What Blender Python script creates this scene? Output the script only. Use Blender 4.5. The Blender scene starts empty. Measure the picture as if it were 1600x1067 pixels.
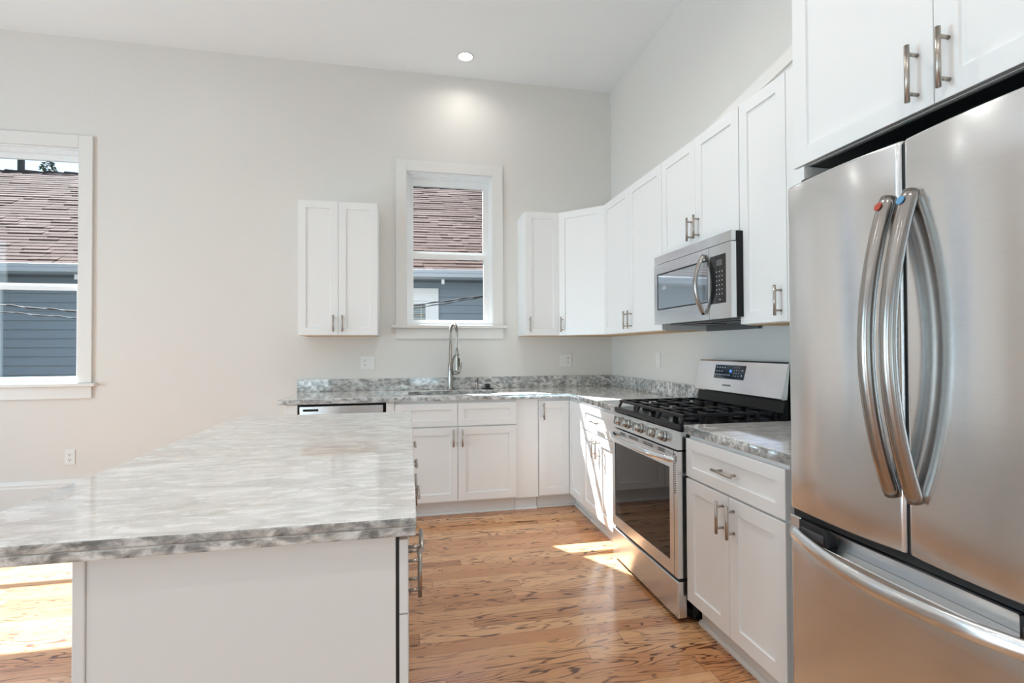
import bpy, bmesh, math, random
from mathutils import Vector, Matrix
random.seed(7)
SC = bpy.context.scene
COL = SC.collection
PI = math.pi

# ------------------------------------------------------------------ camera
YAW, PITCH, ROLL, FPX = 0.2027, 0.0131, -0.0046, 782.09
CAM = Vector((-1.8797, -4.4435, 1.2718))
fwd = Vector((math.sin(YAW), math.cos(YAW), 0)); rgt = Vector((math.cos(YAW), -math.sin(YAW), 0)); upv = Vector((0, 0, 1))
f2 = math.cos(PITCH)*fwd + math.sin(PITCH)*upv
u2 = -math.sin(PITCH)*fwd + math.cos(PITCH)*upv
r3 = math.cos(ROLL)*rgt + math.sin(ROLL)*u2
u3 = -math.sin(ROLL)*rgt + math.cos(ROLL)*u2
cd = bpy.data.cameras.new('camera'); cam = bpy.data.objects.new('camera', cd); COL.objects.link(cam)
cd.sensor_width = 36; cd.lens = FPX*36/1600; cd.clip_start = 0.03; cd.clip_end = 200
m = Matrix.Identity(4)
for i in range(3):
    m[i][0] = r3[i]; m[i][1] = u3[i]; m[i][2] = -f2[i]; m[i][3] = CAM[i]
cam.matrix_world = m
SC.camera = cam

# ------------------------------------------------------------------ world, sun, fill lamps, exposure
SC.view_settings.view_transform = 'Standard'; SC.view_settings.look = 'None'
SC.view_settings.gamma = 1; SC.view_settings.use_curve_mapping = False
SC.view_settings.exposure = 0.13
SC.cycles.use_denoising = True
SC.cycles.max_bounces = 10; SC.cycles.diffuse_bounces = 6; SC.cycles.glossy_bounces = 5
SC.cycles.transparent_max_bounces = 12
SC.cycles.sample_clamp_indirect = 6; SC.cycles.caustics_reflective = False; SC.cycles.caustics_refractive = False
w = bpy.data.worlds.new('sky'); SC.world = w; w.use_nodes = True
nt = w.node_tree; nt.nodes.clear()
wo = nt.nodes.new('ShaderNodeOutputWorld'); bg = nt.nodes.new('ShaderNodeBackground'); sk = nt.nodes.new('ShaderNodeTexSky')
sk.sky_type = 'NISHITA'; sk.sun_disc = False; sk.sun_elevation = math.radians(48.9); sk.sun_rotation = math.radians(-31)
sk.air_density = 1.0; sk.dust_density = 0.6; sk.ozone_density = 1.0
nt.links.new(sk.outputs[0], bg.inputs[0]); nt.links.new(bg.outputs[0], wo.inputs[0])
bg.inputs[1].default_value = 0.21

def lamp(name, kind, energy, color, loc, direction=None, **kw):
    l = bpy.data.lights.new(name, kind); l.energy = energy; l.color = color
    for k, v in kw.items(): setattr(l, k, v)
    o = bpy.data.objects.new(name, l); COL.objects.link(o); o.location = loc
    if direction is not None: o.rotation_euler = Vector(direction).to_track_quat('-Z', 'Y').to_euler()
    return o
SUN_DIR = Vector((0.61, -1.0, -1.34))
lamp('sun', 'SUN', 23.0, (0.95, 0.97, 1.0), (-4, 4, 6), SUN_DIR, angle=math.radians(0.53))
# fill lamps added in place of daylight at unseen left and front openings
LX, FY, CH = -7.2, -8.6, 3.694
FILL_COL = (0.56, 0.835, 1.02)
for k_, x_ in enumerate((-4.6, -1.9)):
    lamp('fill_front', 'AREA', 6, FILL_COL, (x_, FY-0.02, 1.5), (0, 1, 0), shape='RECTANGLE', size=1.6, size_y=2.4)
    lamp('upfill_front', 'AREA', 30, FILL_COL, (x_, FY-0.95, 0.35), (0, 1, .75), shape='RECTANGLE', size=1.6, size_y=1.6)  # low lamp tilted up, added to brighten the ceiling
for y_, e1, e2 in ((-2.6, 44, 125), (-6.05, 32, 60)):
    lamp('fill_left', 'AREA', e1, FILL_COL, (LX-0.02, y_, 1.55), (1, 0, 0), shape='RECTANGLE', size=1.5, size_y=2.4)
    lamp('upfill_left', 'AREA', e2, FILL_COL, (LX-0.95, y_, 0.65), (1, 0, .38), shape='RECTANGLE', size=1.6, size_y=1.6)  # low upward lamp, added as fill for the room

# ------------------------------------------------------------------ mesh helpers
class MB:
    def __init__(self): self.bm = bmesh.new()
    def box(self, x0, x1, y0, y1, z0, z1, bev=0.0, seg=2):
        if x0 > x1: x0, x1 = x1, x0
        if y0 > y1: y0, y1 = y1, y0
        if z0 > z1: z0, z1 = z1, z0
        bm = self.bm
        v = [bm.verts.new(p) for p in ((x0,y0,z0),(x1,y0,z0),(x1,y1,z0),(x0,y1,z0),(x0,y0,z1),(x1,y0,z1),(x1,y1,z1),(x0,y1,z1))]
        fs = [bm.faces.new([v[i] for i in q]) for q in ((3,2,1,0),(4,5,6,7),(0,1,5,4),(1,2,6,5),(2,3,7,6),(3,0,4,7))]
        if bev > 0:
            es = list({e for f in fs for e in f.edges})
            bmesh.ops.bevel(bm, geom=es, offset=bev, segments=seg, affect='EDGES', profile=0.5)
        return self
    def cyl(self, p0, p1, r0, r1=None, n=20, cap=True):
        r1 = r0 if r1 is None else r1
        p0, p1 = Vector(p0), Vector(p1); d = (p1-p0).normalized()
        a = Vector((0,0,1)) if abs(d.z) < 0.9 else Vector((1,0,0))
        u = d.cross(a).normalized(); v = d.cross(u)
        A = [self.bm.verts.new(p0+r0*(math.cos(t)*u+math.sin(t)*v)) for t in [2*PI*i/n for i in range(n)]]
        B = [self.bm.verts.new(p1+r1*(math.cos(t)*u+math.sin(t)*v)) for t in [2*PI*i/n for i in range(n)]]
        for i in range(n):
            f = self.bm.faces.new((A[i], A[(i+1)%n], B[(i+1)%n], B[i])); f.smooth = True
        if cap: self.bm.faces.new(A); self.bm.faces.new(B[::-1])
        return self
    def tube(self, pts, rad, n=12, flat=None, side=None):
        """swept tube; flat=(ru,rv) gives an elliptical section, side fixes the u direction"""
        pts = [Vector(p) for p in pts]; rings = []
        prev = None
        for i, p in enumerate(pts):
            d = (pts[min(i+1, len(pts)-1)]-pts[max(i-1, 0)]).normalized()
            if side is not None: u = Vector(side); u = (u-d*u.dot(d)).normalized()
            elif prev is None:
                a = Vector((0,0,1)) if abs(d.z) < 0.9 else Vector((1,0,0)); u = d.cross(a).normalized()
            else: u = (prev-d*prev.dot(d)).normalized()
            prev = u; v = d.cross(u)
            r = rad[i] if isinstance(rad, (list, tuple)) else rad
            ru, rv = (flat if flat else (r, r))
            if flat and isinstance(rad, (list, tuple)): ru, rv = ru*r, rv*r
            rings.append([self.bm.verts.new(p+ru*math.cos(t)*u+rv*math.sin(t)*v) for t in [2*PI*k/n for k in range(n)]])
        for A, B in zip(rings, rings[1:]):
            for k in range(n):
                f = self.bm.faces.new((A[k], A[(k+1)%n], B[(k+1)%n], B[k])); f.smooth = True
        self.bm.faces.new(rings[0]); self.bm.faces.new(rings[-1][::-1])
        return self
    def lathe(self, prof, c=(0,0,0), n=24, axis='Z', cap=True):
        c = Vector(c); R = []
        for r, h in prof:
            ring = []
            for k in range(n):
                t = 2*PI*k/n
                p = Vector((r*math.cos(t), r*math.sin(t), h))
                if axis == '-Y': p = Vector((p.x, -p.z, p.y))
                ring.append(self.bm.verts.new(c+p))
            R.append(ring)
        for A, B in zip(R, R[1:]):
            for k in range(n):
                f = self.bm.faces.new((A[k], A[(k+1)%n], B[(k+1)%n], B[k])); f.smooth = True
        if cap: self.bm.faces.new(R[0]); self.bm.faces.new(R[-1][::-1])
        return self
    def prism(self, poly, vec):
        """extrude a polygon of 3-D points by vec"""
        A = [self.bm.verts.new(p) for p in poly]; B = [self.bm.verts.new(Vector(p)+Vector(vec)) for p in poly]
        n = len(A)
        for i in range(n): self.bm.faces.new((A[i], A[(i+1)%n], B[(i+1)%n], B[i]))
        self.bm.faces.new(A[::-1]); self.bm.faces.new(B)
        return self
    def shaker(self, x0, x1, yf, z0, z1, rail=0.057, t=0.019, rec=0.008):
        """recessed-panel front whose face lies at y = yf (facing -y)"""
        bm = self.bm
        def q(pts): return bm.faces.new([bm.verts.new(p) for p in pts])
        b = 0.0012
        def ring(x0, x1, z0, z1, y): return [bm.verts.new(p) for p in ((x0,y,z0),(x1,y,z0),(x1,y,z1),(x0,y,z1))]
        rings = [ring(x0,x1,z0,z1,yf+t), ring(x0,x1,z0,z1,yf+b), ring(x0+b,x1-b,z0+b,z1-b,yf),
                 ring(x0+rail,x1-rail,z0+rail,z1-rail,yf), ring(x0+rail+.002,x1-rail-.002,z0+rail+.002,z1-rail-.002,yf+rec)]
        for A, B in zip(rings, rings[1:]):
            for k in range(4): bm.faces.new((A[k], A[(k+1)%4], B[(k+1)%4], B[k]))
        bm.faces.new(rings[-1]); bm.faces.new(rings[0][::-1])
        return self
    def panel_holes(self, us, vs, holes, t0, t1, f):
        """flat slab over a (u,v) rectangle with rectangular holes; f(u,v,t) -> point"""
        U = sorted(set(us+[h[0] for h in holes]+[h[1] for h in holes])); V = sorted(set(vs+[h[2] for h in holes]+[h[3] for h in holes]))
        def solid(i, j):
            if i < 0 or j < 0 or i >= len(U)-1 or j >= len(V)-1: return False
            cu, cv = (U[i]+U[i+1])/2, (V[j]+V[j+1])/2
            return not any(h[0] < cu < h[1] and h[2] < cv < h[3] for h in holes)
        bm = self.bm
        def quad(*p): bm.faces.new([bm.verts.new(f(*q)) for q in p])
        for i in range(len(U)-1):
            for j in range(len(V)-1):
                if not solid(i, j): continue
                a, b, c, d = U[i], U[i+1], V[j], V[j+1]
                quad((a,c,t0),(b,c,t0),(b,d,t0),(a,d,t0)); quad((a,c,t1),(a,d,t1),(b,d,t1),(b,c,t1))
                if not solid(i-1, j): quad((a,c,t0),(a,d,t0),(a,d,t1),(a,c,t1))
                if not solid(i+1, j): quad((b,c,t0),(b,c,t1),(b,d,t1),(b,d,t0))
                if not solid(i, j-1): quad((a,c,t0),(a,c,t1),(b,c,t1),(b,c,t0))
                if not solid(i, j+1): quad((a,d,t0),(b,d,t0),(b,d,t1),(a,d,t1))
        bmesh.ops.remove_doubles(bm, verts=bm.verts, dist=1e-5)
        return self
    def build(self, name, mat, parent=None, smooth=False):
        bmesh.ops.recalc_face_normals(self.bm, faces=self.bm.faces)
        me = bpy.data.meshes.new(name); self.bm.to_mesh(me); self.bm.free()
        if smooth:
            for p in me.polygons: p.use_smooth = True
        me.materials.append(mat)
        o = bpy.data.objects.new(name, me); COL.objects.link(o)
        if parent is not None: o.parent = parent
        return o

def tag(o, label=None, cat=None, group=None, kind=None):
    if label: o['label'] = label
    if cat: o['category'] = cat
    if group: o['group'] = group
    if kind: o['kind'] = kind
    return o
def empty(name, loc=(0,0,0), rz=0.0):
    e = bpy.data.objects.new(name, None); COL.objects.link(e); e.empty_display_size = 0.1
    e.location = loc; e.rotation_euler = (0, 0, rz); return e
def copy_tree(o, parent=None):
    c = o.copy(); COL.objects.link(c); c.parent = parent
    for ch in [x for x in bpy.data.objects if x.parent == o]: copy_tree(ch, c)
    return c

# ------------------------------------------------------------------ materials
class NT:
    def __init__(self, name):
        self.m = bpy.data.materials.new(name); self.m.use_nodes = True; self.t = self.m.node_tree
        self.b = self.t.nodes['Principled BSDF']; self.out = self.t.nodes['Material Output']
    def n(self, typ, **kw):
        x = self.t.nodes.new(typ)
        for k, v in kw.items(): setattr(x, k, v)
        return x
    def l(self, a, b): self.t.links.new(a, b)
    def val(self, sock, v):
        if hasattr(v, 'is_output') or isinstance(v, bpy.types.NodeSocket): self.l(v, sock)
        else: sock.default_value = v
    def math(self, op, a, b=0.0, c=None):
        x = self.n('ShaderNodeMath', operation=op); self.val(x.inputs[0], a); self.val(x.inputs[1], b)
        if c is not None: self.val(x.inputs[2], c)
        return x.outputs[0]
    def mix(self, fac, a, b, typ='MIX'):
        x = self.n('ShaderNodeMix', data_type='RGBA', blend_type=typ)
        self.val(x.inputs[0], fac); self.val(x.inputs[6], a); self.val(x.inputs[7], b); return x.outputs[2]
    def coord(self, scale=(1,1,1), loc=(0,0,0), rot=(0,0,0), out='Object'):
        c = self.n('ShaderNodeTexCoord'); mp = self.n('ShaderNodeMapping')
        mp.inputs['Scale'].default_value = scale; mp.inputs['Location'].default_value = loc; mp.inputs['Rotation'].default_value = rot
        self.l(c.outputs[out], mp.inputs[0]); return mp.outputs[0]
    def geo(self, scale=(1,1,1), rot=(0,0,0)):
        c = self.n('ShaderNodeNewGeometry'); mp = self.n('ShaderNodeMapping')
        mp.inputs['Scale'].default_value = scale; mp.inputs['Rotation'].default_value = rot
        self.l(c.outputs['Position'], mp.inputs[0]); return mp.outputs[0]
    def noise(self, vec, scale=1.0, detail=3, rough=0.55, dist=0.0):
        x = self.n('ShaderNodeTexNoise'); self.val(x.inputs['Vector'], vec); x.inputs['Scale'].default_value = scale
        x.inputs['Detail'].default_value = detail; x.inputs['Roughness'].default_value = rough; x.inputs['Distortion'].default_value = dist
        return x.outputs[0]
    def ramp(self, fac, stops):
        x = self.n('ShaderNodeValToRGB'); self.val(x.inputs[0], fac); e = x.color_ramp.elements
        while len(e) < len(stops): e.new(0.5)
        for k, (p, c) in enumerate(stops):
            e[k].position = p; e[k].color = (c, c, c, 1) if isinstance(c, float) else (*c, 1)
        return x.outputs[0]
    def bump(self, h, strength=0.1, dist=0.001):
        x = self.n('ShaderNodeBump'); self.val(x.inputs['Height'], h); x.inputs['Strength'].default_value = strength
        x.inputs['Distance'].default_value = dist; self.l(x.outputs[0], self.b.inputs['Normal'])
    def set(self, **kw):
        for k, v in kw.items(): self.val(self.b.inputs[k.replace('_', ' ')], v)
        return self
def rgb(r, g, b): return (r, g, b, 1)

def paint(name, c, rough=0.5, spec=0.5, var=0.02, bumps=0.0):
    k = NT(name); v = k.noise(k.coord((1,1,1)), 3.0, 2)
    lo = rgb(*[x*(1-var) for x in c]); hi = rgb(*[min(1, x*(1+var)) for x in c])
    k.set(Base_Color=k.mix(v, lo, hi), Roughness=rough, Specular_IOR_Level=spec)
    if bumps: k.bump(k.noise(k.coord(), 180, 2), bumps, 0.0006)
    return k.m
def plain(name, c, rough=0.5, metal=0.0, spec=0.5):
    k = NT(name); v = k.noise(k.coord(), 40, 2)
    k.set(Base_Color=rgb(*c), Metallic=metal, Specular_IOR_Level=spec, Roughness=k.math('MULTIPLY_ADD', v, rough*0.2, rough*0.9)); return k.m
def brushed(name, c, rough=0.24, aniso=0.75, horizontal=True, blotch=0.10):
    k = NT(name)
    s = (3, 3, 500) if horizontal else (400, 400, 3)
    v = k.noise(k.coord(s), 1.0, 3)
    sm = k.noise(k.coord((2.2, 2.2, 1.6)), 1.0, 2)
    k.set(Base_Color=k.mix(v, rgb(*[x*0.93 for x in c]), rgb(*[min(1, x*1.05) for x in c])), Metallic=1.0,
          Roughness=k.math('ADD', k.math('MULTIPLY', v, 0.05), k.math('MULTIPLY_ADD', sm, blotch, rough-0.7*blotch)), Anisotropic=aniso, Anisotropic_Rotation=(0.25 if horizontal else 0.0))
    tg = k.n('ShaderNodeTangent', direction_type='RADIAL', axis='Z'); k.l(tg.outputs[0], k.b.inputs['Tangent'])
    k.bump(v, 0.05, 0.0004)
    return k.m
def granite():
    k = NT('granite')
    p = k.geo((1,1,1))
    big = k.noise(k.geo((1.0,2.2,2.2), (0,0,0.25)), 1.6, 3, 0.55, 1.2)
    flow = k.noise(k.geo((5,15,15), (0,0.1,0.12)), 1.0, 4, 0.58, 1.0)
    fleck = k.noise(k.geo((13,36,36), (0,0.1,0.08)), 1.0, 2, 0.5, 0.5)
    beige = k.noise(k.geo((2.5,6,6)), 1.0, 2)
    patch = k.noise(k.geo((20,34,34), (0,0.3,0.2)), 1.0, 4, 0.62, 0.5)
    speck = k.noise(p, 160, 2, 0.6)
    vein = k.math('ABSOLUTE', k.math('SUBTRACT', k.noise(k.geo((1.6,3.5,3.5), (0,0,0.5)), 1.3, 5, 0.6, 1.5), 0.5))
    face = k.ramp(flow, [(0.28, (0.60,0.585,0.565)), (0.42, (0.71,0.70,0.68)), (0.56, (0.80,0.79,0.775)), (0.72, (0.88,0.875,0.86))])
    face = k.mix(k.ramp(big, [(0.40, 0.5), (0.60, 0.0)]), face, rgb(0.64,0.62,0.60))
    face = k.mix(k.ramp(beige, [(0.45, 0.0), (0.65, 0.45)]), face, rgb(0.70,0.64,0.58))
    face = k.mix(k.ramp(fleck, [(0.54, 0.0), (0.61, 0.75)]), face, rgb(0.92,0.915,0.90))
    face = k.mix(k.ramp(fleck, [(0.30, 0.45), (0.40, 0.0)]), face, rgb(0.50,0.48,0.46))
    face = k.mix(k.ramp(vein, [(0.0, 0.35), (0.03, 0.0)]), face, rgb(0.46,0.40,0.35))
    # vertical faces take darker grey patches than the horizontal ones
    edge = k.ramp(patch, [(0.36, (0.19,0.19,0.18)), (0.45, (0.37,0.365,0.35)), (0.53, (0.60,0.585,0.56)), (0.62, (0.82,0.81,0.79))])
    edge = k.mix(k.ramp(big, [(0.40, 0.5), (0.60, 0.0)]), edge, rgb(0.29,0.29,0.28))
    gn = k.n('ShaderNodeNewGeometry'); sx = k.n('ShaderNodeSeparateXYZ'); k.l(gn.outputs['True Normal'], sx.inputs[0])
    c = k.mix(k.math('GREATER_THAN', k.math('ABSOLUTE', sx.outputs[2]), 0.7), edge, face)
    c = k.mix(k.math('MULTIPLY', k.ramp(speck, [(0.62, 0.0), (0.70, 1.0)]), 0.3), c, rgb(0.16,0.16,0.16))
    k.set(Base_Color=c, Roughness=0.07, Specular_IOR_Level=0.55, Coat_Weight=0.35, Coat_Roughness=0.04)
    return k.m
def oak():
    k = NT('oak_boards')
    g = k.n('ShaderNodeNewGeometry'); sp = k.n('ShaderNodeSeparateXYZ'); k.l(g.outputs['Position'], sp.inputs[0])
    X, Y = sp.outputs[0], sp.outputs[1]
    W, L = 0.083, 1.15
    ry = k.math('DIVIDE', Y, W); row = k.math('FLOOR', ry); fy = k.math('FRACT', ry)
    wn = k.n('ShaderNodeTexWhiteNoise', noise_dimensions='1D'); k.l(row, wn.inputs['W'])
    rx = k.math('DIVIDE', k.math('ADD', X, k.math('MULTIPLY', wn.outputs[0], 5.0)), L); colm = k.math('FLOOR', rx); fx = k.math('FRACT', rx)
    cmb = k.n('ShaderNodeCombineXYZ'); k.l(row, cmb.inputs[0]); k.l(colm, cmb.inputs[1])
    w2 = k.n('ShaderNodeTexWhiteNoise', noise_dimensions='2D'); k.l(cmb.outputs[0], w2.inputs['Vector'])
    idv = w2.outputs[0]
    gc = k.n('ShaderNodeCombineXYZ')
    k.l(k.math('ADD', k.math('MULTIPLY', X, 1.15), k.math('MULTIPLY', idv, 37.0)), gc.inputs[0])
    k.l(k.math('ADD', k.math('MULTIPLY', Y, 9.0), k.math('MULTIPLY', idv, 91.0)), gc.inputs[1])
    n1 = k.noise(gc.outputs[0], 1.5, 2, 0.45, 0.35)
    ringv = k.math('MULTIPLY_ADD', k.math('SINE', k.math('MULTIPLY', n1, 75.0)), 0.5, 0.5)
    gf = k.n('ShaderNodeCombineXYZ'); k.l(k.math('MULTIPLY', X, 9.0), gf.inputs[0]); k.l(k.math('MULTIPLY', Y, 260.0), gf.inputs[1]); k.l(k.math('MULTIPLY', idv, 9.0), gf.inputs[2])
    pores = k.noise(gf.outputs[0], 1.0, 3, 0.6)
    base = k.ramp(idv, [(0.0, (0.44,0.165,0.062)), (0.3, (0.66,0.315,0.140)), (0.62, (0.80,0.45,0.23)), (1.0, (0.58,0.235,0.092))])
    soft = k.noise(gc.outputs[0], 0.9, 2)
    base = k.mix(k.math('MULTIPLY', soft, 0.35), base, rgb(0.74,0.44,0.23))
    amt = k.noise(gc.outputs[0], 0.55, 2)
    lines = k.math('MULTIPLY', k.ramp(ringv, [(0.04, 1.0), (0.18, 0.0)]), k.ramp(amt, [(0.40, 0.12), (0.55, 0.95)]))
    c = k.mix(lines, base, rgb(0.10,0.035,0.016))
    c = k.mix(k.math('MULTIPLY', k.ramp(pores, [(0.30, 1.0), (0.48, 0.0)]), 0.3), c, rgb(0.17,0.065,0.03))
    ey = k.math('MINIMUM', fy, k.math('SUBTRACT', 1.0, fy)); ex = k.math('MINIMUM', fx, k.math('SUBTRACT', 1.0, fx))
    gap = k.math('MAXIMUM', k.math('LESS_THAN', ey, 0.010), k.math('LESS_THAN', ex, 0.0011))
    c = k.mix(k.math('MULTIPLY', gap, 0.65), c, rgb(0.08,0.03,0.015))
    k.set(Base_Color=c, Roughness=k.math('MULTIPLY_ADD', pores, 0.10, 0.16), Specular_IOR_Level=0.5, Coat_Weight=0.25, Coat_Roughness=0.12)
    k.bump(k.math('SUBTRACT', k.math('MULTIPLY', pores, 0.3), k.math('MULTIPLY', gap, 1.0)), 0.10, 0.001)
    return k.m
def shingle():
    k = NT('shingle')
    g = k.n('ShaderNodeNewGeometry')
    c = k.ramp(g.outputs['Random Per Island'], [(0.0, (0.088,0.050,0.039)), (0.35, (0.120,0.074,0.058)), (0.7, (0.150,0.097,0.079)), (1.0, (0.175,0.117,0.097))])
    gr = k.noise(k.coord(), 90, 3, 0.7)
    k.set(Base_Color=k.mix(k.math('MULTIPLY', gr, 0.5), c, rgb(0.09,0.06,0.05)), Roughness=0.95, Specular_IOR_Level=0.2)
    return k.m
def glass(name='pane_glass', tint=(0.96,0.98,0.98)):
    k = NT(name); t = k.t
    tr = k.n('ShaderNodeBsdfTransparent'); tr.inputs[0].default_value = rgb(*tint)
    gl = k.n('ShaderNodeBsdfGlossy'); gl.inputs['Roughness'].default_value = 0.02
    fr = k.n('ShaderNodeFresnel'); fr.inputs[0].default_value = 1.45
    mx = k.n('ShaderNodeMixShader'); ge = k.n('ShaderNodeNewGeometry'); k.l(k.math('MULTIPLY', fr.outputs[0], k.math('SUBTRACT', 1.0, ge.outputs['Backfacing'])), mx.inputs[0]); k.l(tr.outputs[0], mx.inputs[1]); k.l(gl.outputs[0], mx.inputs[2])
    k.l(mx.outputs[0], k.out.inputs[0]); return k.m
def emit(name, c, s):
    k = NT(name); k.set(Base_Color=rgb(*c), Emission_Color=rgb(*c), Emission_Strength=s); return k.m
def siding():
    k = NT('siding')
    p = k.coord((1.5, 1.5, 40)); st = k.noise(p, 1.0, 3)
    k.set(Base_Color=k.mix(st, rgb(0.125,0.165,0.205), rgb(0.16,0.205,0.245)), Roughness=0.65); return k.m

M_WALL = paint('wall_paint', (0.735,0.71,0.672), 0.62, 0.3, 0.012, 0.05)
M_CEIL = paint('ceiling_paint', (0.85,0.87,0.875), 0.7, 0.2, 0.01)
M_TRIM = paint('trim_paint', (0.765,0.745,0.715), 0.35, 0.5, 0.01)
M_CAB = paint('cabinet_lacquer', (0.83,0.825,0.815), 0.36, 0.5, 0.008)
M_VINYL = paint('window_vinyl', (0.84,0.85,0.85), 0.35, 0.5, 0.005)
M_UNDER = paint('raw_plywood', (0.62,0.42,0.24), 0.7, 0.3, 0.15)
M_GRAN = granite(); M_OAK = oak()
M_STEEL = brushed('brushed_steel', (0.80,0.815,0.825), 0.21, 0.85)
M_STEELD = plain('steel_handle', (0.40,0.375,0.355), 0.24, 1.0)
M_NICKEL = plain('satin_nickel', (0.46,0.41,0.365), 0.30, 1.0)
M_CHROME = plain('faucet_nickel', (0.52,0.50,0.47), 0.18, 1.0)
M_FAUCET = plain('faucet_metal', (0.40,0.37,0.335), 0.24, 1.0)
M_BLACK = plain('black_enamel', (0.006,0.006,0.007), 0.16, 0, 0.3)
M_IRON = plain('cast_iron', (0.010,0.010,0.013), 0.40, 0, 0.3)
M_DARK = plain('black_plastic_and_shade', (0.014,0.014,0.015), 0.45)
M_GREYP = plain('grey_plastic', (0.10,0.10,0.105), 0.4)
M_OVEN = plain('oven_glass', (0.010,0.010,0.011), 0.03, 0, 0.6)
M_MICROG = plain('microwave_glass', (0.46,0.51,0.56), 0.02, 0.5, 0.6)
M_DISPLAY = plain('display_glass', (0.012,0.02,0.035), 0.06)
M_MARK = plain('pale_print', (0.62,0.64,0.66), 0.5)
M_BLUE = emit('blue_digit', (0.08,0.25,0.9), 1.2)
M_BRANDP = plain('grey_print', (0.20,0.20,0.21), 0.5)
M_PLATE = plain('white_plastic', (0.80,0.79,0.77), 0.35)
M_SLOT = plain('slot_dark', (0.05,0.045,0.04), 0.6)
M_GLASS = glass()
M_LAMP = emit('lamp_glow', (1.0,0.93,0.82), 14.0)
M_SHING = shingle(); M_SIDE = siding()
M_RIDGE = paint('ridge_cap', (0.05,0.034,0.03), 0.9, 0.2, 0.2)
M_GUTTER = paint('gutter_paint', (0.28,0.32,0.36), 0.4, 0.5, 0.03)
M_SOFFIT = paint('soffit_paint', (0.13,0.155,0.18), 0.6, 0.3, 0.04)
M_WHITEX = paint('exterior_white', (0.5,0.52,0.54), 0.5, 0.4, 0.02)
M_BLIND = paint('blind_slat', (0.46,0.46,0.40), 0.6, 0.3, 0.05)
M_CABLE = paint('cable_rubber', (0.035,0.035,0.036), 0.6, 0.3, 0.2)
M_GROUND = paint('yard_ground', (0.16,0.17,0.14), 0.95, 0.1, 0.25)
M_LEAF = paint('leaf_green', (0.05,0.09,0.04), 0.7, 0.3, 0.4)
M_BARK = paint('pole_wood', (0.05,0.055,0.05), 0.8, 0.2, 0.3)
M_RED = plain('red_sticker', (0.42,0.045,0.02), 0.35)
M_BLUES = plain('blue_sticker', (0.10,0.30,0.52), 0.35)

# ------------------------------------------------------------------ room shell
W1 = (-5.27, -4.37, 1.02, 2.83)      # left window opening x0 x1 z0 z1
W2 = (-1.90, -1.142, 1.475, 2.82)    # sink window
def struct(name, mb, mat): return tag(mb.build(name, mat), kind='structure')
struct('floor', MB().box(LX-.15, .15, FY-.15, .15, -.12, 0), M_OAK)
struct('ceiling', MB().box(LX-.15, .15, FY-.15, .15, CH, CH+.12), M_CEIL)
struct('wall_back', MB().panel_holes([LX-.15, .15], [0, CH], [W1, W2], 0.0, 0.15, lambda u, v, t: (u, t, v)), M_WALL)
struct('wall_right', MB().box(0, .15, FY, 0, 0, CH), M_WALL)
struct('wall_left', MB().panel_holes([FY, 0], [0, CH], [(-3.35,-1.85,.3,2.8), (-6.8,-5.3,.3,2.8)], LX-.15, LX, lambda u, v, t: (t, u, v)), M_WALL)
struct('wall_front', MB().panel_holes([LX-.15, .15], [0, CH], [(-5.4,-3.8,.3,2.7), (-2.7,-1.1,.3,2.7)], FY-.15, FY, lambda u, v, t: (u, t, v)), M_WALL)

def baseboard(name, x0, x1):
    b = MB()
    b.prism([(x0, -.001, 0), (x0, -.020, 0), (x0, -.020, .235), (x0, -.017, .245), (x0, -.017, .258), (x0, -.012, .272), (x0, -.008, .285), (x0, -.001, .285)], (x1-x0, 0, 0))
    b.prism([(x0, -.021, 0), (x0, -.036, 0), (x0, -.034, .010), (x0, -.028, .017), (x0, -.021, .019)], (x1-x0, 0, 0))
    return struct(name, b, M_TRIM)
baseboard('baseboard_back', LX+.002, -2.76)

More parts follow.
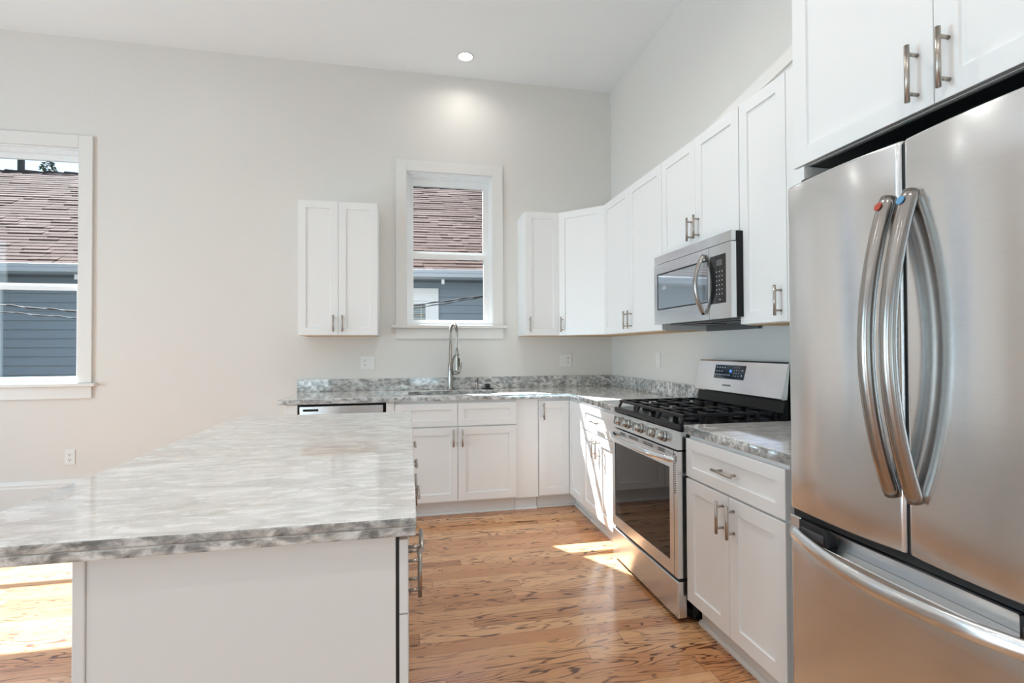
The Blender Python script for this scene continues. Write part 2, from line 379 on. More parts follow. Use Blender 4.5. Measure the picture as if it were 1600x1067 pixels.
def window(name, op, casing=0.09, hmeet=(2.07, 2.14), glx=None, glz=None):
    x0, x1, z0, z1 = op
    r = tag(empty(name, ((x0+x1)/2, 0, z0)), kind='structure'); ox, oz = (x0+x1)/2, z0
    def P(mb, nm, mat, par=r):
        for v in mb.bm.verts: v.co = v.co-Vector((ox, 0, oz))
        return mb.build(nm, mat, par)
    c = casing
    b = MB(); b.box(x0-c, x0, -.020, -.0008, z0, z1+c, .002); P(b, 'side_casing', M_TRIM)
    b = MB(); b.box(x1, x1+c, -.020, -.0008, z0, z1+c, .002); P(b, 'side_casing', M_TRIM)
    b = MB(); b.box(x0+.0005, x1-.0005, -.020, -.0008, z1, z1+c, .002); P(b, 'head_casing', M_TRIM)
    b = MB(); b.box(x0-c-.035, x1+c+.035, -.052, -.0008, z0-.026, z0-.0005, .004); P(b, 'stool', M_TRIM)
    b = MB(); b.box(x0-c, x1+c, -.020, -.0008, z0-.12, z0-.0265, .002); P(b, 'apron', M_TRIM)
    # jamb lining with stepped vinyl frame
    b = MB(); f = .004
    for (t, ya, yb) in ((.010, 0.0, .035), (.020, .035, .050), (.030, .050, .13)):
        b.box(x0+.0006, x0+t, ya, yb, z0+.0006, z1-.0006); b.box(x1-t, x1-.0006, ya, yb, z0+.0006, z1-.0006)
        b.box(x0+t, x1-t, ya, yb, z1-t*1.15, z1-.0006); b.box(x0+t, x1-t, ya, yb, z0+.0006, z0+t*0.6)
    P(b, 'window_frame', M_VINYL)
    gx0, gx1 = glx; gz0, gz1 = glz; m0, m1 = hmeet
    a0, a1 = x0+.0305, x1-.0305
    def sash(nm, za, zb, ga, gb, y0, y1):
        s = MB().panel_holes([a0, a1], [za, zb], [(gx0, gx1, ga, gb)], y0, y1, lambda u, v, t: (u, t, v)); so = P(s, nm, M_VINYL)
        q = MB().box(gx0-.004, gx1+.004, (y0+y1)/2-.002, (y0+y1)/2+.002, ga-.004, gb+.004)
        for v in q.bm.verts: v.co = v.co-Vector((ox, 0, oz))
        q.build('pane', M_GLASS, so)
    sash('lower_sash', z0+.0185, m1-.028, gz0, m0, .052, .082)
    sash('upper_sash', m0+.028, z1-.035, m1, gz1, .086, .116)
    return r
window('window_1', W1, .095, (1.735, 1.79), (W1[0]+.05, -4.415), (1.067, 2.752))
window('window_2', W2, .092, (2.072, 2.14), (-1.841, -1.216), (1.525, 2.727))

# ------------------------------------------------------------------ cabinets
def bar_pull(parent, p, axis, length, label=None, mat=M_NICKEL, proj=0.033):
    """bar pull centred at p on a front facing -y (local)"""
    b = MB(); p = Vector(p); a = Vector((0,0,1)) if axis == 'v' else Vector((1,0,0)); o = Vector((0, -proj, 0))
    b.cyl(p+o-a*length/2, p+o+a*length/2, .0062, n=16)
    for s in (-1, 1): b.cyl(p+a*s*(length/2-.022)+Vector((0,.0005,0)), p+a*s*(length/2-.022)+o, .0048, n=12)
    return b.build('handle', mat, parent)

def cabinet(name, label, cat, loc, rz, w, depth, z0, z1, fronts, toe=0.0, open_top=False, group=None, under_mat=None):
    r = tag(empty(name, (loc[0], loc[1], loc[2]), rz), label, cat, group)
    e = .0012
    b = MB()
    zb = toe if toe else z0
    if open_top:
        t = .018
        b.box(e, t, -depth, -.002, zb, z1-.002); b.box(w-t, w-e, -depth, -.002, zb, z1-.002)
        b.box(t, w-t, -depth, -.002, zb, zb+t); b.box(t, w-t, -t, -.002, zb+t, z1-.002); b.box(t, w-t, -depth, -depth+t, zb+t, z1-.002)
    else: b.box(e, w-e, -depth, -.002, zb, z1-.002, .0008, 1)
    b.build('cabinet_body', M_CAB, r)
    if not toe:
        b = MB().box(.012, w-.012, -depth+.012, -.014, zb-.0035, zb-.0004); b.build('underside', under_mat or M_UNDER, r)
    if toe:
        b = MB().box(e, w-e, -depth+.055, -depth+.070, .001, toe-.001)
        b.prism([(e, -depth+.0545, .001), (e, -depth+.036, .001), (e, -depth+.038, .010), (e, -depth+.045, .018), (e, -depth+.0545, .020)], (w-2*e, 0, 0))
        b.build('toe_kick', M_TRIM, r)
    yf = -depth-.020
    for f in fronts:
        x0, x1, za, zc, kind = f[:5]
        d = MB()
        if kind == 'slab': d.box(x0, x1, yf, yf+.019, za, zc, .0012)
        else: d.shaker(x0, x1, yf, za, zc, rail=(.057 if kind == 'door' else .047))
        do = d.build('door' if kind == 'door' else ('drawer' if kind == 'drawer' else 'front_panel'), M_CAB, r)
        if len(f) > 5 and f[5]:
            ax, hx, hz, ln = f[5]; bar_pull(do, (hx, yf, hz), ax, ln)
    return r
G = .0018
UB, UT, UD = 1.378, 2.435, .305
RZ = -PI/2
def upper_pair(name, label, loc, rz, w, hgt, hz, zloc, hl=.13):
    return cabinet(name, label, 'cabinet', (loc[0], loc[1], zloc), rz, w, UD, 0, hgt,
        [(G, w/2-G/2, .002, hgt-.004, 'door', ('v', w/2-.034, hz, hl)), (w/2+G/2, w-G, .002, hgt-.004, 'door', ('v', w/2+.034, hz, hl))])
H = UT-UB
upper_pair('wall_cabinet', 'white two-door wall cabinet hanging alone left of the small sink window', (-2.724, -.0008), 0, .599, H, .092, UB)
cabinet('wall_cabinet', 'narrow white single-door wall cabinet just right of the sink window', 'cabinet', (-.916, -.0008, UB), 0, .3045, UD, 0, H,
        [(G, .3045-G, .002, H-.004, 'door', ('v', .036, .092, .13))])
upper_pair('wall_cabinet', 'white two-door wall cabinet between the angled corner cabinet and the microwave', (-.0008, -.6115), RZ, .953, H, .092, UB)
upper_pair('wall_cabinet', 'short white two-door cabinet directly above the microwave', (-.0008, -1.566), RZ, .750, UT-1.832, .098, 1.832)
t = cabinet('wall_cabinet', 'tall white single-door wall cabinet between the microwave and the refrigerator', 'cabinet', (-.0008, -2.3175, UB), RZ, .306, UD, 0, H,
        [(G, .306-G, .002, H-.004, 'door', ('v', .306-.036, .092, .13))])
MB().box(.307, .668, -UD-.019, -.002, 0, H-.004).build('filler_panel', M_CAB, t)
# angled corner wall cabinet
r = tag(empty('corner_wall_cabinet', (0, 0, UB)), 'white wall cabinet set diagonally across the room corner', 'cabinet')
a, dgn = .305, .6095
MB().prism([(-.001,-.001,0), (-dgn,-.001,0), (-dgn,-a,0), (-a,-dgn,0), (-.001,-dgn,0)], (0,0,H-.002)).build('cabinet_body', M_CAB, r)
MB().prism([(-.01,-.01,-.0035), (-dgn+.01,-.01,-.0035), (-dgn+.01,-a,-.0035), (-a,-dgn+.01,-.0035), (-.01,-dgn+.01,-.0035)], (0,0,.003)).build('underside', M_UNDER, r)
L = math.hypot(dgn-a, dgn-a)
dm = MB().shaker(.006, L-.006, -.020, .002, H-.004)
do = dm.build('door', M_CAB, r); do.location = (-dgn, -a, 0); do.rotation_euler = (0, 0, -PI/4)
bar_pull(do, (.040, -.020, .092), 'v', .13)

# base cabinets
BT = .873; BD = .615
def base(name, label, loc, rz, w, fronts, **kw): return cabinet(name, label, 'cabinet', (loc[0], loc[1], 0), rz, w, BD, 0, BT, fronts, toe=.105, **kw)
ZD0, ZD1, ZF0, ZF1 = .118, .674, .683, .856
base('sink_cabinet', 'white sink base cabinet with two doors under two false drawer fronts', (-1.985, -.0008), 0, .920,
     [(G, .465-G, ZF0, ZF1, 'front'), (.465+G, .918, ZF0, ZF1, 'front'),
      (G, .465-G, ZD0, ZD1, 'door', ('v', .465-.034, .595, .13)), (.465+G, .918, ZD0, ZD1, 'door', ('v', .465+.034, .595, .13))], open_top=True)
f = MB(); f.box(0, .176, -BD-.004, -BD+.02, .106, BT-.002); f.box(0, .176, -BD+.055, -BD+.07, .001, .104)
f.prism([(0, -BD+.0545, .001), (0, -BD+.036, .001), (0, -BD+.038, .010), (0, -BD+.045, .018), (0, -BD+.0545, .020)], (.176, 0, 0))
fo = f.build('filler_panel', M_CAB); fo.location = (-1.0635, -.0008, 0)
tag(fo, 'plain white filler panel between the sink cabinet and the corner cabinet', 'panel')
# corner base cabinet with an L of two doors
cw = .885; r = tag(empty('corner_base_cabinet', (0, 0, 0)), 'white corner base cabinet with two doors meeting at the inside corner', 'cabinet')
def Lpoly(a, b, d, z): return [(-.001,-.001,z), (-a,-.001,z), (-a,-d,z), (-d,-d,z), (-d,-b,z), (-.001,-b,z)]
MB().prism(Lpoly(cw-.001, .938, BD, .105), (0,0,BT-.107)).build('cabinet_body', M_CAB, r)
b = MB(); b.box(-cw+.002, -BD+.055, -BD+.055, -BD+.07, .001, .104); b.box(-BD+.055, -BD+.07, -.937, -BD+.07, .001, .104)
k0, k1 = -BD+.0545, -BD+.036
b.box(-cw+.002, k1, k1, k0, .001, .018, .004); b.box(k1, k0, -.937, k0, .001, .018, .004)
b.build('toe_kick', M_TRIM, r)
d1 = MB().shaker(-cw+G, -BD-.022, -BD-.020, ZD0, ZF1).build('door', M_CAB, r)
bar_pull(d1, (-cw+.036, -BD-.020, .778), 'v', .13)
d2 = MB().shaker(0, .938-BD-.024, -.020, ZD0, ZF1).build('door', M_CAB, r); d2.location = (-BD, -BD-.022, 0); d2.rotation_euler = (0, 0, RZ)
w = .625
base('drawer_cabinet', 'white base cabinet left of the range, sunlit, one drawer over two doors', (-.0008, -.9395), RZ, w,
     [(G, w-G, ZF0, ZF1, 'drawer', ('h', w/2, .770, .13)),
      (G, w/2-G, ZD0, ZD1, 'door', ('v', w/2-.034, .595, .13)), (w/2+G, w-G, ZD0, ZD1, 'door', ('v', w/2+.034, .595, .13))])
w = .622
base('drawer_cabinet', 'white base cabinet between the range and the refrigerator, one drawer over two doors', (-.0008, -2.345), RZ, w,
     [(G, w-G, ZF0, ZF1, 'drawer', ('h', w/2, .770, .13)),
      (G, w/2-G, ZD0, ZD1, 'door', ('v', w/2-.034, .585, .13)), (w/2+G, w-G, ZD0, ZD1, 'door', ('v', w/2+.034, .585, .13))])
e_ = MB().box(-2.745, -2.662, -.632, -.001, .001, BT-.002, .001).build('end_panel', M_CAB)
tag(e_, 'white end panel left of the dishwasher under the counter end', 'panel')
e_ = MB().box(-2.047, -1.9865, -.628, -.001, .001, BT-.002, .001).build('filler_panel', M_CAB)
tag(e_, 'narrow white filler strip between the dishwasher and the sink cabinet', 'panel')
# refrigerator surround
FZ0, FZ1 = 1.868, 2.50
p_ = MB().box(-.610, -.001, -3.036, -2.990, .001, FZ0-.0045, .001).build('side_panel', M_CAB)
tag(p_, 'tall white side panel left of the refrigerator', 'panel')
p_ = MB().box(-.610, -.001, -3.968, -3.925, .001, FZ0-.0045, .001).build('side_panel', M_CAB)
tag(p_, 'tall white side panel right of the refrigerator', 'panel')
w = .978; hgt = FZ1-FZ0
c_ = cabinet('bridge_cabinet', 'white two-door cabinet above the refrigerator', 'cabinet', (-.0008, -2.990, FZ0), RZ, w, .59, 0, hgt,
     [(G, ( .4625)-G/2, .001, hgt-.002, 'door', ('v', .4625-.040, .093, .145)), (.4625+G/2, w-G, .001, hgt-.002, 'door', ('v', .4625+.036, .093, .145))], under_mat=M_DARK)  # near-black underside colour stands in for the shade above the refrigerator

# loose white crown strip on top of the wall cabinets
cs = MB().prism([(-.300,-1.90,UT+.001), (-.300,-2.35,UT+.001), (-.300,-2.98,UT+.095), (-.300,-2.98,UT+.165), (-.300,-2.60,UT+.10), (-.300,-2.2,UT+.045)], (.016,0,0)).build('crown_strip', M_TRIM)
tag(cs, 'white crown strip tilting up on top of the wall cabinets beside the microwave', 'trim')

# ------------------------------------------------------------------ countertops
def curve_slab(name, outline, holes, z0, z1, mat, bev=.004):
    cu = bpy.data.curves.new(name, 'CURVE'); cu.dimensions = '2D'; cu.fill_mode = 'BOTH'
    cu.extrude = (z1-z0)/2-bev; cu.bevel_depth = bev; cu.bevel_resolution = 2; cu.offset = -bev
    for pts in [outline]+holes:
        s = cu.splines.new('POLY'); s.points.add(len(pts)-1); s.use_cyclic_u = True
        for q, p in zip(s.points, pts): q.co = (p[0], p[1], 0, 1)
    tmp = bpy.data.objects.new(name, cu); COL.objects.link(tmp)
    dg = bpy.context.evaluated_depsgraph_get(); me = bpy.data.meshes.new_from_object(tmp.evaluated_get(dg))
    bpy.data.objects.remove(tmp); bpy.data.curves.remove(cu)
    me.name = name; me.materials.clear(); me.materials.append(mat)
    me.transform(Matrix.Translation((0, 0, (z0+z1)/2)))
    o = bpy.data.objects.new(name, me); COL.objects.link(o); return o
def rrect(x0, x1, y0, y1, r, n=6):
    P = []
    for cx, cy, a in ((x1-r,y0+r,-PI/2), (x1-r,y1-r,0), (x0+r,y1-r,PI/2), (x0+r,y0+r,PI)):
        for i in range(n+1): t = a+PI/2*i/n; P.append((cx+r*math.cos(t), cy+r*math.sin(t)))
    return P
ZC, ZU = .914, .8745
SX0, SX1, SY0, SY1 = -1.885, -1.180, -.520, -.165
ct = tag(empty('countertop', (-1.4, -.3, ZU)), 'L-shaped grey marbled stone countertop running around the room corner with the sink', 'countertop')
def under(o, root): o.parent = root; o.matrix_parent_inverse = Matrix.Identity(4); o.location = Vector(o.location)-Vector(root.location); return o
bpy.context.view_layer.update()
sl = curve_slab('worktop', [(-2.790,-.001), (-2.790,-.648), (-.640,-.648), (-.640,-1.566), (-.001,-1.566), (-.001,-.001)][::-1],
      [rrect(SX0, SX1, SY0, SY1, .07)], ZU, ZC, M_GRAN); under(sl, ct)
under(MB().box(-2.790, -.0212, -.021, -.001, ZC+.0004, 1.017, .0015).build('backsplash', M_GRAN), ct)
under(MB().box(-.021, -.001, -1.566, -.001, ZC+.0004, 1.017, .0015).build('backsplash', M_GRAN), ct)
c2 = tag(empty('countertop', (-.3, -2.65, ZU)), 'short stone countertop between the range and the refrigerator', 'countertop')
under(curve_slab('worktop', [(-.640,-2.336), (-.640,-2.985), (-.001,-2.985), (-.001,-2.336)], [], ZU, ZC, M_GRAN), c2)
under(MB().box(-.021, -.001, -2.985, -2.337, ZC+.0004, 1.017, .0015).build('backsplash', M_GRAN), c2)

# sink
s = tag(empty('sink', (-1.53, -.34, .66)), 'stainless steel undermount sink below the faucet', 'sink')
b = MB(); bm = b.bm; rings = []
for (gx, z, rr) in ((-.016, .8728, .085), (.004, .8728, .066), (.006, .70, .062), (.02, .675, .05), (.06, .665, .04)):
    rings.append([bm.verts.new((x, y, z)) for x, y in rrect(SX0+gx, SX1-gx, SY0+gx, SY1-gx, rr)])
for A, B in zip(rings, rings[1:]):
    n = len(A)
    for k in range(n): f = bm.faces.new((A[k], A[(k+1)%n], B[(k+1)%n], B[k])); f.smooth = True
bm.faces.new(rings[-1])
under(b.build('basin', M_STEEL), s)
under(MB().lathe([(.045,.6655), (.045,.668), (.03,.6675), (.028,.6665)], (-1.53,-.34,0)).build('drain', M_CHROME), s)

# faucet
f = tag(empty('faucet', (-1.528, -.085, ZC+.0005)), 'brushed nickel spring-neck pull-down faucet behind the sink', 'faucet')
MB().lathe([(.031,0), (.031,.006), (.025,.010), (.0235,.014), (.0235,.10), (.022,.21), (.015,.235), (.0125,.24), (.0125,.40), (.009,.405)], n=28).build('faucet_body', M_FAUCET, f)
dv = Vector((.30, -.954, 0)).normalized(); RA = .072
arch = [Vector((0,0,.40+.03*i)) for i in range(4)]+[Vector((0,0,.49))+dv*RA*(1-math.cos(t))+Vector((0,0,RA*math.sin(t))) for t in [PI*i/18 for i in range(1,19)]]
arch += [dv*2*RA+Vector((0,0,.49-.03*i)) for i in range(1,6)]
MB().tube(arch, .0065, 12).build('hose', M_FAUCET, f)
# spring coil around the hose
coil = []; turns = 46; N = turns*10
def along(u):
    x = u*(len(arch)-1); i = min(int(x), len(arch)-2); return arch[i].lerp(arch[i+1], x-i), (arch[i+1]-arch[i]).normalized()
sidev = Vector((0,0,1)).cross(dv).normalized()
for i in range(N+1):
    p, d = along(i/N); n2 = d.cross(sidev); a_ = 2*PI*turns*i/N
    coil.append(p+.0105*(math.cos(a_)*sidev+math.sin(a_)*n2))
MB().tube(coil, .0022, 6).build('spring', M_FAUCET, f)
tip = dv*2*RA
MB().lathe([(.010,.345), (.013,.335), (.0135,.27), (.015,.22), (.0185,.18), (.0185,.165), (.016,.160)][::-1], (tip.x, tip.y, 0)).build('spray_head', M_FAUCET, f)
MB().box(tip.x+.012, tip.x+.022, tip.y-.008, tip.y+.006, .20, .275, .003).build('spray_trigger', M_DARK, f)
MB().tube([Vector((0,0,.17))+dv*.012, Vector((0,0,.215))+dv*.022, Vector((0,0,.26))+dv*.05, Vector((0,0,.29))+dv*.085, Vector((0,0,.305))+dv*(2*RA-.014)], [.013,.012,.010,.008,.007], 12).build('holder_arm', M_FAUCET, f)
MB().lathe([(.0145,.298), (.0185,.298), (.0185,.312), (.0145,.312)], (tip.x, tip.y, 0)).build('holder_ring', M_FAUCET, f)
hd = Vector((.93,-.36,0)).normalized()
MB().cyl(Vector((0,0,.145))+hd*.02, Vector((0,0,.145))+hd*.072, .0155, n=20).build('valve_housing', M_FAUCET, f)
MB().tube([Vector((0,0,.145))+hd*.072, Vector((0,0,.150))+hd*.082, Vector((0,0,.17))+hd*.088, Vector((0,0,.235))+hd*.096], [.009,.0075,.006,.005], 12).build('lever', M_FAUCET, f)
o = MB().lathe([(.023,0), (.023,.004), (.014,.007), (.0135,.085), (.0165,.087), (.0165,.100), (.012,.103)], n=24).build('soap_dispenser', M_FAUCET)
o.location = (-1.300, -.075, ZC+.0005); tag(o, 'short round nickel soap dispenser right of the faucet', 'soap dispenser')
o = MB().lathe([(.050,0), (.050,.006), (.030,.010), (.022,.016), (.020,.030), (.024,.034), (.023,.040), (.010,.042)], n=28).build('sink_stopper', M_DARK)
o.location = (-1.205, -.085, ZC+.0005); tag(o, 'black rubber sink stopper lying on the counter right of the soap dispenser', 'sink stopper')

# ------------------------------------------------------------------ dishwasher
d = tag(empty('dishwasher', (-2.6545, -.001, 0)), 'stainless steel dishwasher under the counter left of the sink', 'dishwasher')
w = .600
MB().box(.002, w-.002, -.585, -.02, .02, .862, .001).build('tub_housing', M_DARK, d)
b = MB(); b.box(.006, w-.014, -.632, -.588, .115, .775, .003); b.box(.006, w-.014, -.634, -.588, .7755, .858, .003); b.build('door', M_STEEL, d)
b = MB(); b.tube([(.035,-.634,.762),(.037,-.660,.762),(.060,-.672,.762),(w-.068,-.672,.762),(w-.045,-.660,.762),(w-.043,-.634,.762)], .010, 12); b.build('handle', M_STEELD, d)
MB().box(.030, .135, -.6355, -.634, .823, .840, .0004, 1).build('control_window', M_OVEN, d)
MB().box(.004, w-.004, -.55, -.53, .001, .11).build('toe_kick', M_DARK, d)

# ------------------------------------------------------------------ range
RY0, RW = -1.5725, .7605
rg = tag(empty('range', (0, RY0, 0), RZ), 'freestanding stainless steel gas range with black cooktop', 'range')
MB().box(.002, RW-.002, -.600, -.035, .012, .880, .002).build('range_body', M_BLACK, rg)
b = MB(); b.box(.001, RW-.001, -.655, -.075, .881, .912, .008, 3); b.build('cooktop', M_BLACK, rg)
b = MB(); b.prism([(.003,-.602,.797), (.003,-.668,.797), (.003,-.652,.8795), (.003,-.602,.8795)], (RW-.006, 0, 0)); cp = b.build('control_panel', M_STEEL, rg)
for i, x in enumerate((.115, .205, .365, .525, .615)):
    kb = MB(); c = Vector((x, -.662, .838)); n_ = Vector((0, -.98, .19)).normalized()
    kb.cyl(c, c+n_*.010, .0275, .0265, n=28)
    ko = kb.build('knob', M_CHROME, rg)
    g2 = MB(); up_ = Vector((0,.19,.98)); 
    g2.cyl(c+n_*.010, c+n_*.034, .0215, .0185, n=28)
    g2.cyl(c+n_*.034, c+n_*.036, .0185, .0165, n=28)
    g2.prism([c+n_*.012+Vector((-.005,0,0))-up_*.024, c+n_*.012+Vector((.005,0,0))-up_*.024, c+n_*.044+Vector((.0035,0,0))-up_*.018, c+n_*.044+Vector((-.0035,0,0))-up_*.018], up_*.044)
    g2.build('knob_grip', M_CHROME, ko)
# oven door
DX0, DX1, DF = .004, RW-.004, -.670
dz0, dz1 = .207, .789
b = MB().panel_holes([DX0, DX1], [dz0, dz1], [(.040, .685, .268, .705)], DF, DF+.045, lambda u, v, t: (u, t, v)); od = b.build('oven_door', M_STEEL, rg)
MB().box(.0405, .6845, DF+.003, DF+.030, .2685, .7045, .001).build('oven_window', M_OVEN, od)
MB().box(DX1-.0335, DX1-.0315, DF-.0006, DF+.001, dz0, dz1).build('seam_line', M_SLOT, od)
for i in range(18):
    z = .592+i*.0105; x = DX1-.021
    MB().prism([(x-.006,DF-.0005,z), (x+.006,DF-.0005,z+.004), (x+.006,DF-.0005,z+.0085), (x-.006,DF-.0005,z+.0045)], (0,.002,0)).build('side_vent', M_SLOT, od)
for (xa, xb) in ((.12,.19), (.24,.35), (.41,.52), (.575,.64)):
    for z in (.765, .774): MB().box(xa, xb, DF-.0006, DF+.001, z, z+.0045).build('top_vent', M_SLOT, od)
hp = [(.018+ (RW-.036)*t, DF-.006-.052*min(1, 1.25*math.sin(PI*t)**0.6) if 0 < t < 1 else DF-.004, .752) for t in [i/28 for i in range(29)]]
MB().tube(hp, .0135, 14, flat=(.0115,.0145), side=(0,1,0)).build('oven_handle', M_STEEL, od)
b = MB().box(DX0, DX1, DF-.002, DF+.045, .022, .192, .006, 3); b.build('storage_drawer', M_STEEL, rg)
MB().box(DX0+.01, DX1-.01, DF+.012, -.602, .1925, .2065).build('drawer_gap', M_DARK, rg)
# backguard
b = MB(); b.prism([(.010,-.030,.9125), (.010,-.110,.9125), (.010,-.088,1.010), (.010,-.030,1.010)], (RW-.020,0,0)); b.build('riser', M_BLACK, rg)
b = MB(); b.prism([(.002,-.028,.9125), (.002,-.066,.9125), (.002,-.066,1.188), (.002,-.028,1.188)], (RW-.004,0,0)); b.build('backguard_housing', M_BLACK, rg)
# steel face, tilted back
A = Vector((0,-.112,1.012)); Bq = Vector((0,-.072,1.196)); tn = (Bq-A).normalized(); nn = Vector((0, -tn.z, tn.y))
b = MB(); b.prism([(.004, A.y, A.z), (.004, A.y-.004, A.z+.006), (.004, Bq.y-.003, Bq.z-.008), (.004, Bq.y+.004, Bq.z), (.004, -.030, Bq.z), (.004, -.030, 1.190), (.004, -.0665, 1.189), (.004, A.y+.03, A.z+.001)], (RW-.008,0,0)); bg_ = b.build('backguard', M_STEEL, rg)
def on_face(x, s, lift): p = A+tn*s; return Vector((x, p.y-.0042-(.0009*0)-lift, p.z))
def face_rect(x0, x1, s0, s1, lift=.001, th=.002):
    b = MB(); P = [on_face(x0,s0,lift), on_face(x1,s0,lift), on_face(x1,s1,lift), on_face(x0,s1,lift)]
    b.prism(P, (0, th, 0)); return b
dp = face_rect(.185, .452, .080, .160, .0012).build('display', M_DISPLAY, bg_)
def addrect(mb, x0, x1, s0, s1, lift):
    mb.prism([on_face(x0,s0,lift), on_face(x1,s0,lift), on_face(x1,s1,lift), on_face(x0,s1,lift)], (0,.0004,0)); return mb
def button(x0, x1, s0, s1): addrect(MB(), x0, x1, s0, s1, .0018).build('touch_button', M_MARK, dp)
for r_ in range(3):
    for c_ in range(4):
        if r_ == 1 and c_ == 3: continue
        if r_ < 2: button(.200+c_*.024, .212+c_*.024, .142-r_*.022, .147-r_*.022)
for c_ in range(8): button(.195+c_*.018, .205+c_*.018, .100, .105)
for r_ in range(4):
    for c_ in range(3): button(.362+c_*.020, .367+c_*.020, .145-r_*.016, .149-r_*.016)
button(.428, .442, .130, .134); button(.430, .438, .098, .108)
dg_ = MB(); addrect(dg_, .325, .342, .118, .133, .0018); dg_.build('clock_digits', M_BLUE, dp)
def text(name, body, size, mat, parent, mtx, ext=.0003):
    cu = bpy.data.curves.new(name, 'FONT'); cu.body = body; cu.size = size; cu.align_x = 'CENTER'; cu.align_y = 'CENTER'; cu.extrude = ext
    tmp = bpy.data.objects.new(name, cu); COL.objects.link(tmp)
    dgr = bpy.context.evaluated_depsgraph_get(); me = bpy.data.meshes.new_from_object(tmp.evaluated_get(dgr))
    bpy.data.objects.remove(tmp); bpy.data.curves.remove(cu)
    me.name = name; me.materials.clear(); me.materials.append(mat); me.transform(mtx)
    o = bpy.data.objects.new(name, me); COL.objects.link(o); o.parent = parent; return o
tilt = math.atan2(tn.z, tn.y)
text('lettering', 'SAMSUNG', .017, M_BRANDP, bg_, Matrix.Translation(on_face(.318, .042, .0010)) @ Matrix.Rotation(tilt, 4, 'X'))
# burners and grates
for (x, y, rr) in ((.16,-.50,.045), (.16,-.24,.036), (.38,-.37,.050), (.60,-.50,.050), (.60,-.24,.036)):
    bo = MB().lathe([(rr,.9128), (rr,.922), (rr*.8,.926), (rr*.8,.931), (rr*.6,.934)], (x,y,0)).build('burner', M_IRON, rg)
def grate(x0, x1, y0, y1):
    b = MB(); zt0, zt1 = .943, .957; t = .0065
    def bar(xa, xb, ya, yb): b.box(xa, xb, ya, yb, zt0, zt1, .002, 1)
    bar(x0, x0+2*t, y0+.02, y1-.012); bar(x1-2*t, x1, y0+.02, y1-.012)
    # sloped front and rear frames
    for (ya, yb) in ((y0, y0+.022), (y1, y1-.014)):
        b.prism([(x0,yb,zt1), (x1,yb,zt1), (x1,yb,zt1-.010), (x0,yb,zt1-.010)], (0,(ya-yb)*.6,-.004))
        for xx in (x0, x1-2*t): b.prism([(xx,yb,zt1), (xx+2*t,yb,zt1), (xx+2*t,ya,.9135), (xx,ya,.9135)], (0,(.012 if ya < yb else -.012),0))
    ym = (y0+y1)/2; bar(x0+2*t, x1-2*t, ym-t, ym+t)
    xm = (x0+x1)/2
    for yy in (y0+.075, y0+.15, ym+.085, ym+.16):
        bar(x0+2*t, xm-.022, yy-t*.8, yy+t*.8); bar(xm+.022, x1-2*t, yy-t*.8, yy+t*.8)
    bar(xm-t, xm+t, y0+.02, y0+.085); bar(xm-t, xm+t, y1-.085, y1-.014); bar(xm-t, xm+t, ym-.055, ym+.055)
    for yy in (y0+.11, ym, y1-.11):
        for xx in (x0, x1-2*t): b.box(xx, xx+2*t, yy-.008, yy+.008, .9135, zt0+.001)
    return b.build('grate', M_IRON, rg)
gw = (RW-.05)/3
for i in range(3): grate(.022+i*(gw+.003), .022+i*(gw+.003)+gw, -.640, -.120)

# ------------------------------------------------------------------ microwave
MY0, MW, MF = -1.588, .757, -.392
mz0, mz1 = 1.412, 1.8275
mw = tag(empty('microwave', (0, MY0, 0), RZ), 'stainless steel over-the-range microwave with bowed handle', 'microwave')
MB().box(-.018, .7255, -.322, -.004, mz0+.006, mz1-.002, .001).build('microwave_body', M_BLACK, mw)
MB().box(.003, MW-.001, MF+.028, -.3265, mz0+.004, mz1-.003, .001).build('side_shell', M_BLACK, mw)
b = MB(); b.box(.001, MW, MF+.002, MF+.027, 1.776, mz1-.001, .003); b.build('vent_strip', M_STEEL, mw)
xs = .578
b = MB().panel_holes([.001, xs-.0015], [mz0, 1.773], [(.040, xs-.012, 1.497, 1.716)], MF, MF+.027, lambda u, v, t: (u, t, v)); dr = b.build('microwave_door', M_STEEL, mw)
MB().panel_holes([.0405, xs-.0125], [1.4975, 1.7155], [(.047, xs-.019, 1.504, 1.709)], MF+.001, MF+.02, lambda u, v, t: (u, t, v)).build('window_rim', M_DARK, dr)
MB().box(.0475, xs-.0195, MF+.0018, MF+.02, 1.5045, 1.7085, .001).build('door_window', M_MICROG, dr)
hp = []
for i in range(25):
    t_ = i/24; hp.append((.538, MF-.004-.050*math.sin(PI*t_)**0.8, 1.442+.300*t_))
MB().tube(hp, 1.0, 14, flat=(.010,.016), side=(0,1,0)).build('handle', M_STEELD, dr)
b = MB().panel_holes([xs+.0015, MW], [mz0, 1.773], [(xs+.010, MW-.040, 1.486, 1.724)], MF, MF+.027, lambda u, v, t: (u, t, v)); pn = b.build('panel_frame', M_STEEL, mw)
kp = MB().box(xs+.0105, MW-.0405, MF+.001, MF+.02, 1.4865, 1.7235, .001).build('keypad', M_OVEN, pn)
MB().box(xs+.062, xs+.108, MF+.0004, MF+.0012, 1.672, 1.700).build('clock_display', M_GREYP, kp)
for r_ in range(6):
    for c_ in range(3): MB().box(xs+.060+c_*.022, xs+.066+c_*.022, MF+.0004, MF+.0012, 1.640-r_*.022, 1.644-r_*.022).build('key', M_MARK, kp)
MB().box(xs+.084, xs+.095, MF+.0004, MF+.0012, 1.502, 1.506).build('key', M_MARK, kp)
MB().box(.03, .70, -.30, -.06, mz0-.004, mz0+.005).build('bottom_plate', M_GREYP, mw)
for xa in (.08, .40): MB().box(xa, xa+.22, -.26, -.10, mz0-.008, mz0-.0041).build('grease_filter', M_DARK, mw)
b = MB(); b.box(-.010, .47, -.030, -.012, 1.372, mz0+.004); b.build('mount_bracket', M_GREYP, mw)

